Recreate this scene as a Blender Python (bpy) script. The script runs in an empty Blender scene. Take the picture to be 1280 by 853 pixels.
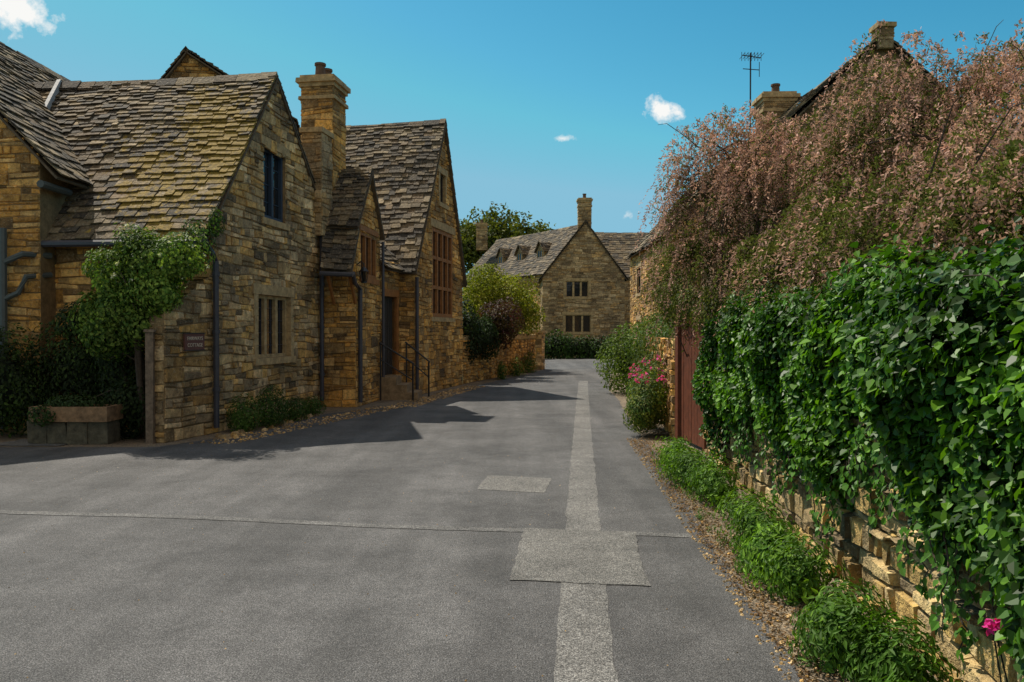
import bpy, math, random
import numpy as np
from mathutils import Vector
random.seed(7); rng=np.random.default_rng(7)
scene=bpy.context.scene
R=random.uniform
# ---------------------------------------------------------------- node helpers
def newmat(name):
    m=bpy.data.materials.new(name); m.use_nodes=True
    nt=m.node_tree; b=nt.nodes["Principled BSDF"]
    return m,nt,b
def mixc(nt,fac,a,b,mode='MIX'):
    n=nt.nodes.new('ShaderNodeMix'); n.data_type='RGBA'; n.blend_type=mode
    for idx,v in ((0,fac),(6,a),(7,b)):
        if isinstance(v,(int,float,tuple)):
            n.inputs[idx].default_value = v if not isinstance(v,tuple) else (*v,1)
        else: nt.links.new(v,n.inputs[idx])
    return n.outputs[2]
def noise_t(nt,scale,detail=4,rough=.6,vec=None):
    n=nt.nodes.new('ShaderNodeTexNoise'); n.inputs['Scale'].default_value=scale
    n.inputs['Detail'].default_value=min(detail,3.5); n.inputs['Roughness'].default_value=rough
    if vec is None:
        g=nt.nodes.new('ShaderNodeNewGeometry'); vec=g.outputs['Position']
    nt.links.new(vec,n.inputs['Vector'])
    return n.outputs['Fac']
def ramp(nt,f,stops):
    r=nt.nodes.new('ShaderNodeValToRGB'); nt.links.new(f,r.inputs[0])
    e=r.color_ramp.elements
    while len(e)<len(stops): e.new(.5)
    for el,(p,c) in zip(e,stops):
        el.position=p; el.color=(*c,1) if isinstance(c,tuple) else (c,c,c,1)
    return r.outputs[0]
def math_n(nt,op,a,b=0):
    n=nt.nodes.new('ShaderNodeMath'); n.operation=op
    for i,v in enumerate((a,b)):
        if isinstance(v,(int,float)): n.inputs[i].default_value=v
        else: nt.links.new(v,n.inputs[i])
    return n.outputs[0]
def bump(nt,b,h,strength=.5,dist=.02):
    n=nt.nodes.new('ShaderNodeBump'); n.inputs['Strength'].default_value=strength
    n.inputs['Distance'].default_value=dist
    nt.links.new(h,n.inputs['Height']); nt.links.new(n.outputs[0],b.inputs['Normal'])
def attr(nt):
    n=nt.nodes.new('ShaderNodeAttribute'); n.attribute_name='Col'; return n
# ---------------------------------------------------------------- materials
def mat_stone():
    m,nt,b=newmat('rubble_stone')
    a=attr(nt)
    n9=noise_t(nt,9,3.5,.8)
    v=ramp(nt,n9,[(.3,(.5,.45,.4)),(.7,(1.5,1.45,1.35))])
    c=mixc(nt,1.0,a.outputs['Color'],v,'MULTIPLY')
    nb=noise_t(nt,.9,3,.65)
    big=ramp(nt,nb,[(.35,(.6,.56,.52)),(.6,(1.25,1.2,1.1))])
    c=mixc(nt,1.0,c,big,'MULTIPLY')
    n23=noise_t(nt,26,3,.8)
    spots=ramp(nt,n23,[(.57,0.0),(.65,1.0)])
    c=mixc(nt,math_n(nt,'MULTIPLY',spots,.5),c,(.6,.47,.29))
    dk=ramp(nt,noise_t(nt,4,3.5,.9),[(.56,0.0),(.68,1.0)])
    c=mixc(nt,math_n(nt,'MULTIPLY',dk,.7),c,(.05,.036,.022))
    nt.links.new(c,b.inputs['Base Color']); b.inputs['Roughness'].default_value=.92
    bump(nt,b,n23,.9,.03)
    return m
def mat_simple(name,col,rough=.8,var=.3,scale=12,bs=.3,metal=0):
    m,nt,b=newmat(name)
    lo=tuple(x*(1-var) for x in col); hi=tuple(min(1,x*(1+var)) for x in col)
    nn=noise_t(nt,scale,3.5,.75)
    c=ramp(nt,nn,[(.3,lo),(.7,hi)])
    nt.links.new(c,b.inputs['Base Color']); b.inputs['Roughness'].default_value=rough
    b.inputs['Metallic'].default_value=metal
    if bs: bump(nt,b,nn,bs,.02)
    return m
def mat_roof():
    m,nt,b=newmat('stone_slate')
    a=attr(nt)
    n14=noise_t(nt,14,3.5,.8)
    v=ramp(nt,n14,[(.3,(.45,.4,.35)),(.7,(1.6,1.45,1.22))])
    c=mixc(nt,1.0,a.outputs['Color'],v,'MULTIPLY')
    lich=ramp(nt,noise_t(nt,19,3,.8),[(.55,0.0),(.64,1.0)])
    c=mixc(nt,math_n(nt,'MULTIPLY',lich,.5),c,(.35,.29,.2))
    f=math_n(nt,'ADD',noise_t(nt,5,3.5,.85),math_n(nt,'MULTIPLY',a.outputs['Alpha'],.44))
    f=ramp(nt,f,[(.69,0.0),(.77,1.0)])
    moss=ramp(nt,n14,[(.3,(.1,.065,.01)),(.7,(.36,.235,.03))])
    c=mixc(nt,f,c,moss)
    nt.links.new(c,b.inputs['Base Color']); b.inputs['Roughness'].default_value=.85
    bump(nt,b,n14,.8,.04)
    return m
def mat_leaf(name,trans=.3,rough=.45,spec=.4,tint=(1.3,1.4,.5)):
    m,nt,b=newmat(name)
    a=attr(nt)
    nt.links.new(a.outputs['Color'],b.inputs['Base Color']); b.inputs['Roughness'].default_value=rough
    b.inputs['Specular IOR Level'].default_value=spec
    t=nt.nodes.new('ShaderNodeBsdfTranslucent')
    c=mixc(nt,1.0,a.outputs['Color'],tint,'MULTIPLY'); nt.links.new(c,t.inputs[0])
    mx=nt.nodes.new('ShaderNodeMixShader'); mx.inputs[0].default_value=trans
    nt.links.new(b.outputs[0],mx.inputs[1]); nt.links.new(t.outputs[0],mx.inputs[2])
    nt.links.new(mx.outputs[0],nt.nodes['Material Output'].inputs[0])
    return m
def mat_asphalt(name,base,warm=(1,1,1),wear=False):
    m,nt,b=newmat(name)
    nf=noise_t(nt,125,1.5,.8)
    fine=ramp(nt,nf,[(.36,.3),(.5,.92),(.64,2.2)])
    mid=ramp(nt,noise_t(nt,34,3,.9),[(.32,.6),(.68,1.4)])
    c=mixc(nt,1.0,fine,mid,'MULTIPLY')
    nb=noise_t(nt,.8,3.5,.8)
    big=ramp(nt,nb,[(.3,.6),(.5,1.0),(.7,1.35)])
    c=mixc(nt,1.0,c,big,'MULTIPLY')
    c=mixc(nt,1.0,c,tuple(base*w for w in warm),'MULTIPLY')
    if wear:
        g=nt.nodes.new('ShaderNodeNewGeometry'); mp=nt.nodes.new('ShaderNodeMapping'); mp.vector_type='POINT'
        mp.inputs['Scale'].default_value=(1.6,.09,1); nt.links.new(g.outputs['Position'],mp.inputs['Vector'])
        w_=ramp(nt,noise_t(nt,1.0,3,.6,mp.outputs[0]),[(.35,.76),(.65,1.24)])
        c=mixc(nt,1.0,c,w_,'MULTIPLY')
    nt.links.new(c,b.inputs['Base Color']); b.inputs['Roughness'].default_value=.85
    bump(nt,b,nf,.7,.012)
    return m
STONE=mat_stone(); ROOF=mat_roof()
MORTAR=mat_simple('lime_mortar',(.23,.15,.07),.95,.4,10)
DRESSED=mat_simple('dressed_stone',(.42,.29,.14),.9,.45,7)
STEPST=mat_simple('worn_step_stone',(.26,.18,.1),.9,.45,7)
RIDGE_D=mat_simple('roof_edge_stone',(.11,.08,.05),.9,.4,9)
PIPE=mat_simple('painted_pipe',(.05,.05,.065),.45,.15,5,.05)
OAK=mat_simple('oak_timber',(.3,.12,.03),.7,.35,9)
DARKTIMBER=mat_simple('dark_timber',(.035,.03,.027),.7,.3,9)
GREYWOOD=mat_simple('weathered_wood',(.17,.12,.08),.85,.5,14)
BLUEFRAME=mat_simple('blue_grey_paint',(.03,.05,.085),.5,.15,6,.05)
REDWOOD=mat_simple('red_brown_stain',(.13,.035,.014),.6,.35,10)
IRON=mat_simple('black_iron',(.015,.015,.017),.45,.2,8,.05)
LEAD=mat_simple('lead_flashing',(.42,.42,.43),.6,.2,8)
BARK=mat_simple('bark',(.07,.05,.035),.95,.45,20,.8)
POT=mat_simple('clay_pot',(.12,.07,.045),.85,.35,9)
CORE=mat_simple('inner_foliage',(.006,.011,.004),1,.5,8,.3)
LEAF=mat_leaf('leaf',.3,.6,.25); LEAFG=mat_leaf('glossy_leaf',.28,.45,.28); PLUME=mat_leaf('plume',.3,.9,.1,(1.1,1.05,.9))
m,nt,b=newmat('window_glass'); GLASS=m
b.inputs['Base Color'].default_value=(.012,.015,.018,1); b.inputs['Roughness'].default_value=.06
bump(nt,b,noise_t(nt,5,2,.5),.15,.02)
ASPH=mat_asphalt('asphalt',.088,(1,.96,.95),True); PATCH=mat_asphalt('asphalt_patch',.14,(1,.95,.88))
TRENCH=mat_asphalt('trench_asphalt',.15,(1,.95,.89))
GRAVEL=mat_asphalt('gravel_dirt',.18,(1,.76,.5))
m,nt,b=newmat('grass_ground'); GROUND=m
c=ramp(nt,noise_t(nt,1.3,3.5,.7),[(.35,(.035,.055,.014)),(.6,(.07,.085,.025)),(.75,(.12,.09,.05))])
nt.links.new(c,b.inputs['Base Color']); b.inputs['Roughness'].default_value=1
# ---------------------------------------------------------------- mesh helpers
def link(o,parent=None):
    scene.collection.objects.link(o)
    if parent is not None: o.parent=parent
    return o
def empty(name,loc=(0,0,0)):
    e=bpy.data.objects.new(name,None); e.empty_display_size=.3
    return link(e)
class MB:
    def __init__(s): s.v=[];s.f=[];s.c=[]
    def add(s,vs,fs,col=(.3,.3,.3,0)):
        k=len(s.v); s.v+= [tuple(x) for x in vs]
        if len(col)==3: col=(*col,0)
        for f in fs: s.f.append(tuple(i+k for i in f)); s.c.append(col)
    def obj(s,name,mat,parent=None,smooth=False):
        me=bpy.data.meshes.new(name); me.from_pydata(s.v,[],s.f)
        a=me.attributes.new('Col','FLOAT_COLOR','CORNER')
        cnt=[len(f) for f in s.f]
        a.data.foreach_set('color',np.repeat(np.array(s.c,dtype=np.float32),cnt,axis=0).ravel())
        me.materials.append(mat)
        if smooth: me.polygons.foreach_set('use_smooth',[True]*len(s.f))
        me.update()
        return link(bpy.data.objects.new(name,me),parent)
BOXF=[(0,3,2,1),(4,5,6,7),(0,1,5,4),(1,2,6,5),(2,3,7,6),(3,0,4,7)]
def box(mb,x0,x1,y0,y1,z0,z1,col=(.3,.3,.3)):
    mb.add([(x0,y0,z0),(x1,y0,z0),(x1,y1,z0),(x0,y1,z0),(x0,y0,z1),(x1,y0,z1),(x1,y1,z1),(x0,y1,z1)],BOXF,col)
def wp(o,d,u,off,z):
    return (o[0]+d[0]*u+d[1]*off, o[1]+d[1]*u-d[0]*off, z)
def lbox(mb,o,d,u0,u1,a,b_,z0,z1,col=(.3,.3,.3),j=0):
    vs=[wp(o,d,u,f,z) for z in (z0,z1) for (u,f) in ((u0,b_),(u1,b_),(u1,a),(u0,a))]
    if j: vs=[(x+R(-j,j),y+R(-j,j),z+R(-j,j)) for x,y,z in vs]
    mb.add(vs,BOXF,col)
def tube(mb,pts,r,seg=8,col=(.3,.3,.3),r2=None):
    pts=[Vector(p) for p in pts]; n=len(pts); vs=[];fs=[]
    for i,p in enumerate(pts):
        t=(pts[min(i+1,n-1)]-pts[max(i-1,0)]).normalized()
        a=t.cross(Vector((.13,.31,.94)) if abs(t.z)<.9 else Vector((1,.1,0))).normalized(); b_=t.cross(a)
        rr=r if r2 is None else r+(r2-r)*i/(n-1)
        for k in range(seg):
            an=2*math.pi*k/seg; vs.append(p+a*rr*math.cos(an)+b_*rr*math.sin(an))
    for i in range(n-1):
        for k in range(seg):
            k2=(k+1)%seg; fs.append((i*seg+k,i*seg+k2,(i+1)*seg+k2,(i+1)*seg+k))
    fs.append(tuple(range(seg))[::-1]); fs.append(tuple(range((n-1)*seg,n*seg)))
    mb.add(vs,fs,col)
def unit(x,y):
    l=math.hypot(x,y); return (x/l,y/l)
def interval(poly,z):
    us=[]
    n=len(poly)
    for i in range(n):
        (u0,z0),(u1,z1)=poly[i],poly[(i+1)%n]
        if z0==z1:
            if abs(z-z0)<1e-6: us+=[u0,u1]
            continue
        if min(z0,z1)-1e-6<=z<=max(z0,z1)+1e-6: us.append(u0+(u1-u0)*(z-z0)/(z1-z0))
    return (min(us),max(us)) if us else None
OCHRE=[(.64,.37,.1),(.56,.31,.08),(.68,.43,.15),(.43,.25,.08),(.57,.38,.16),(.72,.48,.2),(.25,.16,.07),(.6,.33,.085)]
BUFF=[(.57,.42,.22),(.46,.33,.17),(.64,.47,.26),(.33,.245,.13),(.58,.37,.14),(.7,.54,.33),(.2,.15,.09),(.6,.38,.13),(.42,.32,.2)]
GREYB=[(.39,.3,.18),(.46,.35,.21),(.3,.22,.13),(.45,.3,.14),(.5,.39,.25)]
def wall(parent,o,d,poly,holes=(),pal=BUFF,hr=(.07,.2),wr=(.12,.42),dep=.02,plain=False,name='wall'):
    mb=MB(); zs=sorted(set([round(z,4) for _,z in poly]+[round(z,4) for h in holes for z in h[2:4]]))
    e=1e-4
    for a,b_ in zip(zs[:-1],zs[1:]):
        ia=interval(poly,a+e); ib=interval(poly,b_-e)
        hs=sorted([h for h in holes if h[2]<=a+e and h[3]>=b_-e])
        la,lb=ia[0],ib[0]
        for h in hs:
            mb.add([wp(o,d,la,0,a),wp(o,d,h[0],0,a),wp(o,d,h[0],0,b_),wp(o,d,lb,0,b_)],[(0,1,2,3)]); la=lb=h[1]
        mb.add([wp(o,d,la,0,a),wp(o,d,ia[1],0,a),wp(o,d,ib[1],0,b_),wp(o,d,lb,0,b_)],[(0,1,2,3)])
    for (u0,u1,z0,z1) in [h[:4] for h in holes]:
        dd=-.2
        for q in ([(u0,0,z0),(u0,dd,z0),(u0,dd,z1),(u0,0,z1)],[(u1,0,z0),(u1,0,z1),(u1,dd,z1),(u1,dd,z0)],
                  [(u0,0,z1),(u0,dd,z1),(u1,dd,z1),(u1,0,z1)],[(u0,0,z0),(u1,0,z0),(u1,dd,z0),(u0,dd,z0)]):
            mb.add([wp(o,d,*p) for p in q],[(0,1,2,3)])
    mb.obj(name+'_backing',MORTAR,parent)
    if plain: return
    sb=MB(); z=min(p[1] for p in poly); zb0=z; zt=max(p[1] for p in poly)
    def wave(ph,am): return lambda u: am*(math.sin(u*1.9+ph)+.7*math.sin(u*4.3+ph*2.1))
    lower=lambda u:0
    while z<zt-.04:
        h=R(*hr); z1=min(z+h,zt)
        upper=wave(R(0,6),min(.026,h*.2)) if z1<zt-.1 else (lambda u:0)
        iv=interval(poly,(z+z1)/2)
        if iv is None: break
        segs=[iv]
        for hl in holes:
            if min(z1,hl[3])-max(z,hl[2])>.25*(z1-z):
                ns=[]
                for s in segs:
                    if hl[1]<=s[0] or hl[0]>=s[1]: ns.append(s); continue
                    if hl[0]>s[0]: ns.append((s[0],hl[0]))
                    if hl[1]<s[1]: ns.append((hl[1],s[1]))
                segs=ns
        def stone(u,w,fa,fb):
            c=random.choice(pal); k=R(.58,1.28); c=tuple(x*k for x in c)
            f=dep*R(.3,1.9); g=.005; ch=min(.012,w*.2)
            def P(uu,t,gz,ff,j=.011):
                zl=z+lower(uu); zu=z1+upper(uu); return wp(o,d,uu+R(-j,j),ff,zl+(zu-zl)*t+gz+R(-j,j)*.7)
            vs=[P(u+g,fa,g,0),P(u+w-g,fa,g,0),P(u+w-g,fb,-g,0),P(u+g,fb,-g,0),
                P(u+g+ch,fa,g+ch,f),P(u+w-g-ch,fa,g+ch,f*R(.8,1.2)),P(u+w-g-ch,fb,-g-ch,f*R(.7,1.2)),P(u+g+ch,fb,-g-ch,f*R(.8,1.2))]
            sb.add(vs,[(4,5,6,7),(0,1,5,4),(1,2,6,5),(2,3,7,6),(3,0,4,7)],c)
        for (a,b_) in segs:
            u=a
            while u<b_-.03:
                w=R(*wr)*(1.25 if h>.14 else 1)
                if u+w>b_-.12: w=b_-u
                if w>.65: w=w/2
                if h>.13 and random.random()<.45:
                    s_=R(.38,.62)
                    if random.random()<.5: stone(u,w,0,s_); stone(u,w,s_,1)
                    else:
                        v_=w*R(.4,.6); stone(u,w,0,s_); stone(u,v_,s_,1); stone(u+v_,w-v_,s_,1)
                else: stone(u,w,0,1)
                u+=w
        z=z1; lower=upper
    sb.obj(name+'_stones',STONE,parent)
def window(parent,o,d,h,nx=2,nz=1,frame=BLUEFRAME,surround=True,mw=.05,lead=0,rec=-.1,sash=.05):
    u0,u1,z0,z1=h[:4]; w=u1-u0
    g=MB(); g.add([wp(o,d,u0,rec-.02,z0),wp(o,d,u1,rec-.02,z0),wp(o,d,u1,rec-.02,z1),wp(o,d,u0,rec-.02,z1)],[(0,1,2,3)])
    g.obj('glass',GLASS,parent)
    f=MB(); s=sash
    lbox(f,o,d,u0,u0+s,rec-.03,rec+.04,z0,z1); lbox(f,o,d,u1-s,u1,rec-.03,rec+.04,z0,z1)
    lbox(f,o,d,u0+s,u1-s,rec-.03,rec+.038,z0,z0+s); lbox(f,o,d,u0+s,u1-s,rec-.03,rec+.038,z1-s,z1)
    for i in range(1,nx):
        c=u0+w*i/nx; lbox(f,o,d,c-mw/2,c+mw/2,rec-.03,rec+.045,z0+s,z1-s)
    for k in range(1,nz):
        zc=z0+(z1-z0)*k/nz
        for i in range(nx):
            a=u0+w*i/nx+mw/2; b_=u0+w*(i+1)/nx-mw/2
            lbox(f,o,d,a,b_,rec-.03,rec+.035,zc-mw*.45,zc+mw*.45)
    f.obj('window_frame',frame,parent)
    if lead:
        l=MB(); t_=.004 if frame is DRESSED else .006
        n=int((z1-z0)/lead)
        for k in range(1,n): lbox(l,o,d,u0+s,u1-s,rec-.02,rec-.008,z0+k*(z1-z0)/n-t_,z0+k*(z1-z0)/n+t_)
        n=int(w/lead)
        for k in range(1,n): lbox(l,o,d,u0+k*w/n-t_,u0+k*w/n+t_,rec-.02,rec-.006,z0+s,z1-s)
        l.obj('glazing_bars',PIPE if frame is DRESSED else frame,parent)
    if surround:
        q=MB()
        jw=.13
        zz=z0
        while zz<z1-.01:
            hh=min(R(.22,.34),z1-zz)
            if z1-(zz+hh)<.1: hh=z1-zz
            lbox(q,o,d,u0-jw*R(.8,1.3),u0+.004,-.15,.03,zz+.003,zz+hh-.003,j=.002); lbox(q,o,d,u1-.004,u1+jw*R(.8,1.3),-.15,.03,zz+.003,zz+hh-.003,j=.002)
            zz+=hh
        lbox(q,o,d,u0-.2,u1+.2,-.15,.036,z1+.002,z1+.18,j=.003)
        lbox(q,o,d,u0-.17,u1+.17,-.15,.06,z0-.12,z0-.002,j=.003)
        q.obj('window_surround',DRESSED,parent)
RP=[(.13,.105,.07),(.095,.08,.058),(.18,.145,.09),(.06,.052,.042),(.25,.21,.145),(.14,.105,.065),(.045,.04,.035)]
def slates(mb,E0,E1,R1,R0,moss=None,ex=(.2,.1),w=(.16,.36),sag=.04,tint=(1,1,1),under=None):
    E0,E1,R0,R1=map(Vector,(E0,E1,R0,R1))
    L=((R0-E0).length+(R1-E1).length)/2
    n=(E1-E0).cross(R0-E0)
    if n.length<1e-6: n=(E1-E0).cross(R1-E1)
    n.normalize()
    if n.z<0: n=-n
    def S(s,t):
        p=(E0.lerp(E1,s)).lerp(R0.lerp(R1,s),t)
        return p+n*(sag*(math.sin(p.x*1.7+p.y*.9)+math.sin(p.y*2.3+p.z*1.1)-math.sin(math.pi*s)*1.5)*.5)
    v=0
    while v<L-.02:
        k=v/L; e=ex[0]+(ex[1]-ex[0])*k; e*=R(.9,1.1)
        t0=v/L; t1=min(1,(v+e*1.9)/L)
        W=(E0.lerp(R0,t0)-E1.lerp(R1,t0)).length
        u=-R(0,.15)
        while u<W:
            ww=R(*w)*(1.15-.35*k); s0=max(0,u)/max(W,.01); s1=min(W,u+ww)/max(W,.01)
            if s1-s0>.02/max(W,.01):
                gap=.005/max(W,.01); j=R(-.028,.028)/L; th=R(.014,.038)
                a,b_=S(s0+gap,t0+j),S(s1-gap,t0+j+R(-.014,.014)/L); c,d_=S(s1-gap,t1),S(s0+gap,t1)
                lo=.024+R(-.004,.018)
                vs=[a+n*lo,b_+n*(lo+R(-.004,.008)),c,d_,a+n*(lo+th),b_+n*(lo+th),c+n*th*.5,d_+n*th*.5]
                col=random.choice(RP); kk=R(.6,1.4); al=0
                if moss: al=moss((s0+s1)/2,t0)*R(.5,1.25)
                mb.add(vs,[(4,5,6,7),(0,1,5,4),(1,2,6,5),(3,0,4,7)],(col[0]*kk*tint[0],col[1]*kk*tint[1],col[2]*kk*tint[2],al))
            u+=ww
        v+=e
    if under is not None:
        under.add([E0-n*.045,E1-n*.045,R1-n*.045,R0-n*.045,E0-n*.075,E1-n*.075,R1-n*.075,R0-n*.075],
                  [(0,1,2,3),(7,6,5,4),(4,5,1,0),(5,6,2,1),(6,7,3,2),(7,4,0,3)],(.1,.08,.06))
def ridge(mb,A,B,w=.13,side=None):
    A,B=Vector(A),Vector(B); L=(B-A).length; t=(B-A)/L; sd=Vector((t.y,-t.x,0)).normalized()
    u=0
    while u<L-.05:
        l=min(R(.3,.5),L-u); dj=Vector((0,0,R(-.012,.012)-.05*math.sin(math.pi*u/L))); p=A+t*u+dj; q=A+t*(u+l-.012)+dj; h=R(.03,.05)
        cr=random.choice(RP); k=R(.6,1.2); c=tuple(x*k for x in cr)
        vs=[p-sd*w-Vector((0,0,w*.95)),p+Vector((0,0,h)),p+sd*w-Vector((0,0,w*.95)),q-sd*w-Vector((0,0,w*.95)),q+Vector((0,0,h)),q+sd*w-Vector((0,0,w*.95))]
        dz=Vector((0,0,-.035)); vs+= [v+dz for v in vs]
        mb.add(vs,[(0,1,4,3),(1,2,5,4),(6,9,10,7),(7,10,11,8),(0,6,7,1),(1,7,8,2),(3,4,10,9),(4,5,11,10)],c); u+=l
def house(name,C0,d,W,au,za,zl,zr,L,holes=(),sideholes=(),pal=BUFF,palside=None,ov=.22,ovg=.1,moss=None,moss2=None,
          backplain=True,hr=(.07,.2),wr=(.12,.42),ex=(.2,.1),tint=(1,1,1),parent=None,sw=(.16,.36),farwall_stone=False):
    e=parent or empty(name)
    n=(d[1],-d[0]); palside=palside or pal
    poly=[(0,0),(W,0),(W,zr),(au,za),(0,zl)]
    wall(e,C0,d,poly,holes,pal,hr,wr,name='gable_wall')
    o2=(C0[0]-n[0]*L,C0[1]-n[1]*L)
    wall(e,o2,n,[(0,0),(L,0),(L,zl),(0,zl)],sideholes,palside,hr,wr,name='side_wall')
    o3=(C0[0]+d[0]*W,C0[1]+d[1]*W)
    wall(e,o3,(-n[0],-n[1]),[(0,0),(L,0),(L,zr),(0,zr)],(),palside,hr,wr,plain=not farwall_stone,name='far_wall')
    o4=(o3[0]-n[0]*L,o3[1]-n[1]*L)
    wall(e,o4,(-d[0],-d[1]),[(0,0),(W,0),(W,zl),(W-au,za),(0,zr)],(),pal,hr,wr,plain=backplain,name='back_wall')
    sl=(za-zl)/au; sr=(za-zr)/(W-au); up=.09
    mb=MB(); un=MB()
    def pt(u,off,z): return wp(C0,d,u,off,z+up)
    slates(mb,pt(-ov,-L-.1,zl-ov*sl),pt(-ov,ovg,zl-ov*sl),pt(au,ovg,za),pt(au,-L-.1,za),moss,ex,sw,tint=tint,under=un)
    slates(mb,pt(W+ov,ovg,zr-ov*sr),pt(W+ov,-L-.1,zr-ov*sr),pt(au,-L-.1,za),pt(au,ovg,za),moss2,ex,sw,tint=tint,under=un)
    ridge(mb,pt(au,-L-.1,za+.04),pt(au,ovg,za+.04))
    mb.obj('roof_slates',ROOF,e); un.obj('roof_deck',RIDGE_D,e)
    return e
def chimney(parent,cx,cy,w,l,z0,z1,d=(0,1),pots=2,pal=OCHRE,cap=True):
    n=(d[1],-d[0])
    A=(cx+n[0]*w/2-d[0]*l/2,cy+n[1]*w/2-d[1]*l/2)
    B=(A[0]+d[0]*l,A[1]+d[1]*l); C=(B[0]-n[0]*w,B[1]-n[1]*w); D=(A[0]-n[0]*w,A[1]-n[1]*w)
    for (o_,dd,ln) in ((A,d,l),(B,(-n[0],-n[1]),w),(C,(-d[0],-d[1]),l),(D,n,w)):
        wall(parent,o_,dd,[(0,z0),(ln,z0),(ln,z1),(0,z1)],(),pal,(.12,.2),(.2,.4),.015,name='chimney')
    q=MB()
    if cap:
        for k,(ex_,a,b_) in enumerate(((.05,z1-.28,z1-.2),(.04,z1,z1+.09),(.09,z1+.09,z1+.19),(.02,z1+.19,z1+.26))):
            lbox(q,D,n,-ex_,w+ex_,-l-ex_,ex_,a,b_,j=.008)
    else: lbox(q,D,n,-.04,w+.04,-l-.04,.04,z1,z1+.1,j=.008)
    q.obj('chimney_cap',DRESSED,parent)
    p=MB()
    for i in range(pots):
        f=(i+.5)/pots; x=A[0]*(1-f)+B[0]*f-n[0]*w/2; y=A[1]*(1-f)+B[1]*f-n[1]*w/2; zt=z1+(.26 if cap else 0)
        tube(p,[(x,y,zt-.02),(x,y,zt+.03),(x,y,zt+.25)],.13,12,r2=.1); tube(p,[(x,y,zt+.25),(x,y,zt+.3)],.125,12)
    if pots: p.obj('chimney_pots',POT,parent)
# ---------------------------------------------------------------- ground & road
def sheet(name,pts,z,mat,jit=0,step=.12):
    P=[]
    if jit:
        for i in range(len(pts)):
            a,b_=pts[i],pts[(i+1)%len(pts)]; L=math.hypot(b_[0]-a[0],b_[1]-a[1]); k=max(1,int(L/step))
            for s in range(k):
                t=s/k; P.append((a[0]+(b_[0]-a[0])*t+R(-jit,jit),a[1]+(b_[1]-a[1])*t+R(-jit,jit)))
    else: P=pts
    mb=MB(); mb.add([(x,y,z) for x,y in P],[tuple(range(len(P)))]); return mb.obj(name,mat)
sheet('ground',[(-500,-300),(500,-300),(500,700),(-500,700)],0,GROUND)
road=[(-24,-8),(1.2,-8),(1.33,3.6),(1.5,6.1),(1.8,9.2),(1.95,11.9),(2.2,15.5),(2.5,18.9),(2.65,22),(3.4,28),(4.6,36),(6.5,40),(14,42),(30,42),(30,48.5),(4,48.3),(1.0,46),
      (1.7,40),(1.3,33.5),(-1.0,24),(-1.75,19.6),(-2.05,18.2),(-2.8,16.7),(-3.6,15.6),(-4.1,12.6),(-4.9,11.1),(-24,11.1)]
sheet('dirt_verge',[(-24,-8.5),(2.2,-8.5),(2.4,9),(2.7,12),(3.6,22),(5.5,36),(7.5,39.4),(30,41.4),(30,49),(3,49),(.2,46),(.8,33.5),(-1.5,24.5),(-2.7,19.5),(-4.4,17),(-6,12.9),(-24,13)],.004,GRAVEL)
sheet('road',road,.008,ASPH,.03,.15)
def strip(name,cl,w,z,mat):
    mb=MB(); L=[];Rr=[]
    for i,(x,y) in enumerate(cl):
        a=cl[max(i-1,0)]; b_=cl[min(i+1,len(cl)-1)]; t=unit(b_[0]-a[0],b_[1]-a[1])
        k=w*R(.46,.52); k2=w*R(.46,.52); L.append((x-t[1]*k,y+t[0]*k,z)); Rr.append((x+t[1]*k2,y-t[0]*k2,z))
    n=len(cl); mb.add(L+Rr,[(i,i+n,i+n+1,i+1) for i in range(n-1)]); return mb.obj(name,mat)
cl=[(.02+.085*y+ .0006*(y-3)**2*0.25+R(-.006,.006),y) for y in np.arange(-6,26,.12)]
strip('road_trench_repair',cl,.29,.0105,TRENCH)
cl=[(x,6.43-.15*x+.03*math.sin(x*1.7)+R(-.005,.005)) for x in np.arange(-6,1.5,.1)]
strip('road_trench_repair',cl,.12,.012,mat_asphalt('trench_asphalt_worn',.125,(1,.96,.92)))
sheet('road_patch',[(-.01,5.13),(.43,5.06),(.86,5.0),(.9,5.7),(.985,6.36),(.5,6.43),(.1,6.49),(.04,5.8)],.014,PATCH,.008,.08)
sheet('road_patch',[(-.355,8.1),(0,8.0),(.32,7.93),(.43,8.72),(.1,8.8),(-.27,8.9)],.011,PATCH,.008,.08)
sheet('road_patch',[(-7.4,11.2),(-6.3,11.15),(-6.2,11.8),(-7.2,11.9)],.014,PATCH,.02,.1)
# ---------------------------------------------------------------- cottage with sign (foreground left)
d1=unit(.66,4.7); C1=(-4.7,12.6)
up_h=(1.83,2.76,3.65,4.94); lo_h=(1.55,2.94,1.13,2.26)
def moss1(s,t): return max(0,min(1,(s-.36)*2.0))*(.52+.4*math.sin(t*3+.3)+.25*math.sin(s*17+t*9))
cot=house('stone_cottage',C1,d1,4.75,2.33,6.25,3.3,4.0,4.9,holes=(up_h,lo_h),pal=BUFF,palside=OCHRE,ov=.3,ovg=.05,moss=moss1,moss2=moss1,ex=(.17,.09),sw=(.12,.32))
window(cot,C1,d1,up_h,2,1,BLUEFRAME,False,.06,.3,-.09,.07)
q=MB(); lbox(q,C1,d1,1.72,2.88,-.1,.05,3.53,3.646,j=.003); lbox(q,C1,d1,1.7,2.9,-.1,.03,4.944,5.1,j=.004); q.obj('window_sill',DRESSED,cot)
window(cot,C1,d1,lo_h,3,1,DRESSED,True,.1,.19,-.1,.06)
n1=(d1[1],-d1[0])
chimney(cot,-4.2,18.0,.72,.8,3.4,6.95,d1,2,OCHRE)
chimney(cot,-4.12,17.05,.42,.6,3.6,5.75,d1,0,GREYB,cap=False)
g=MB()
def W1(u,off,z): return wp(C1,d1,u,off,z)
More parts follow.
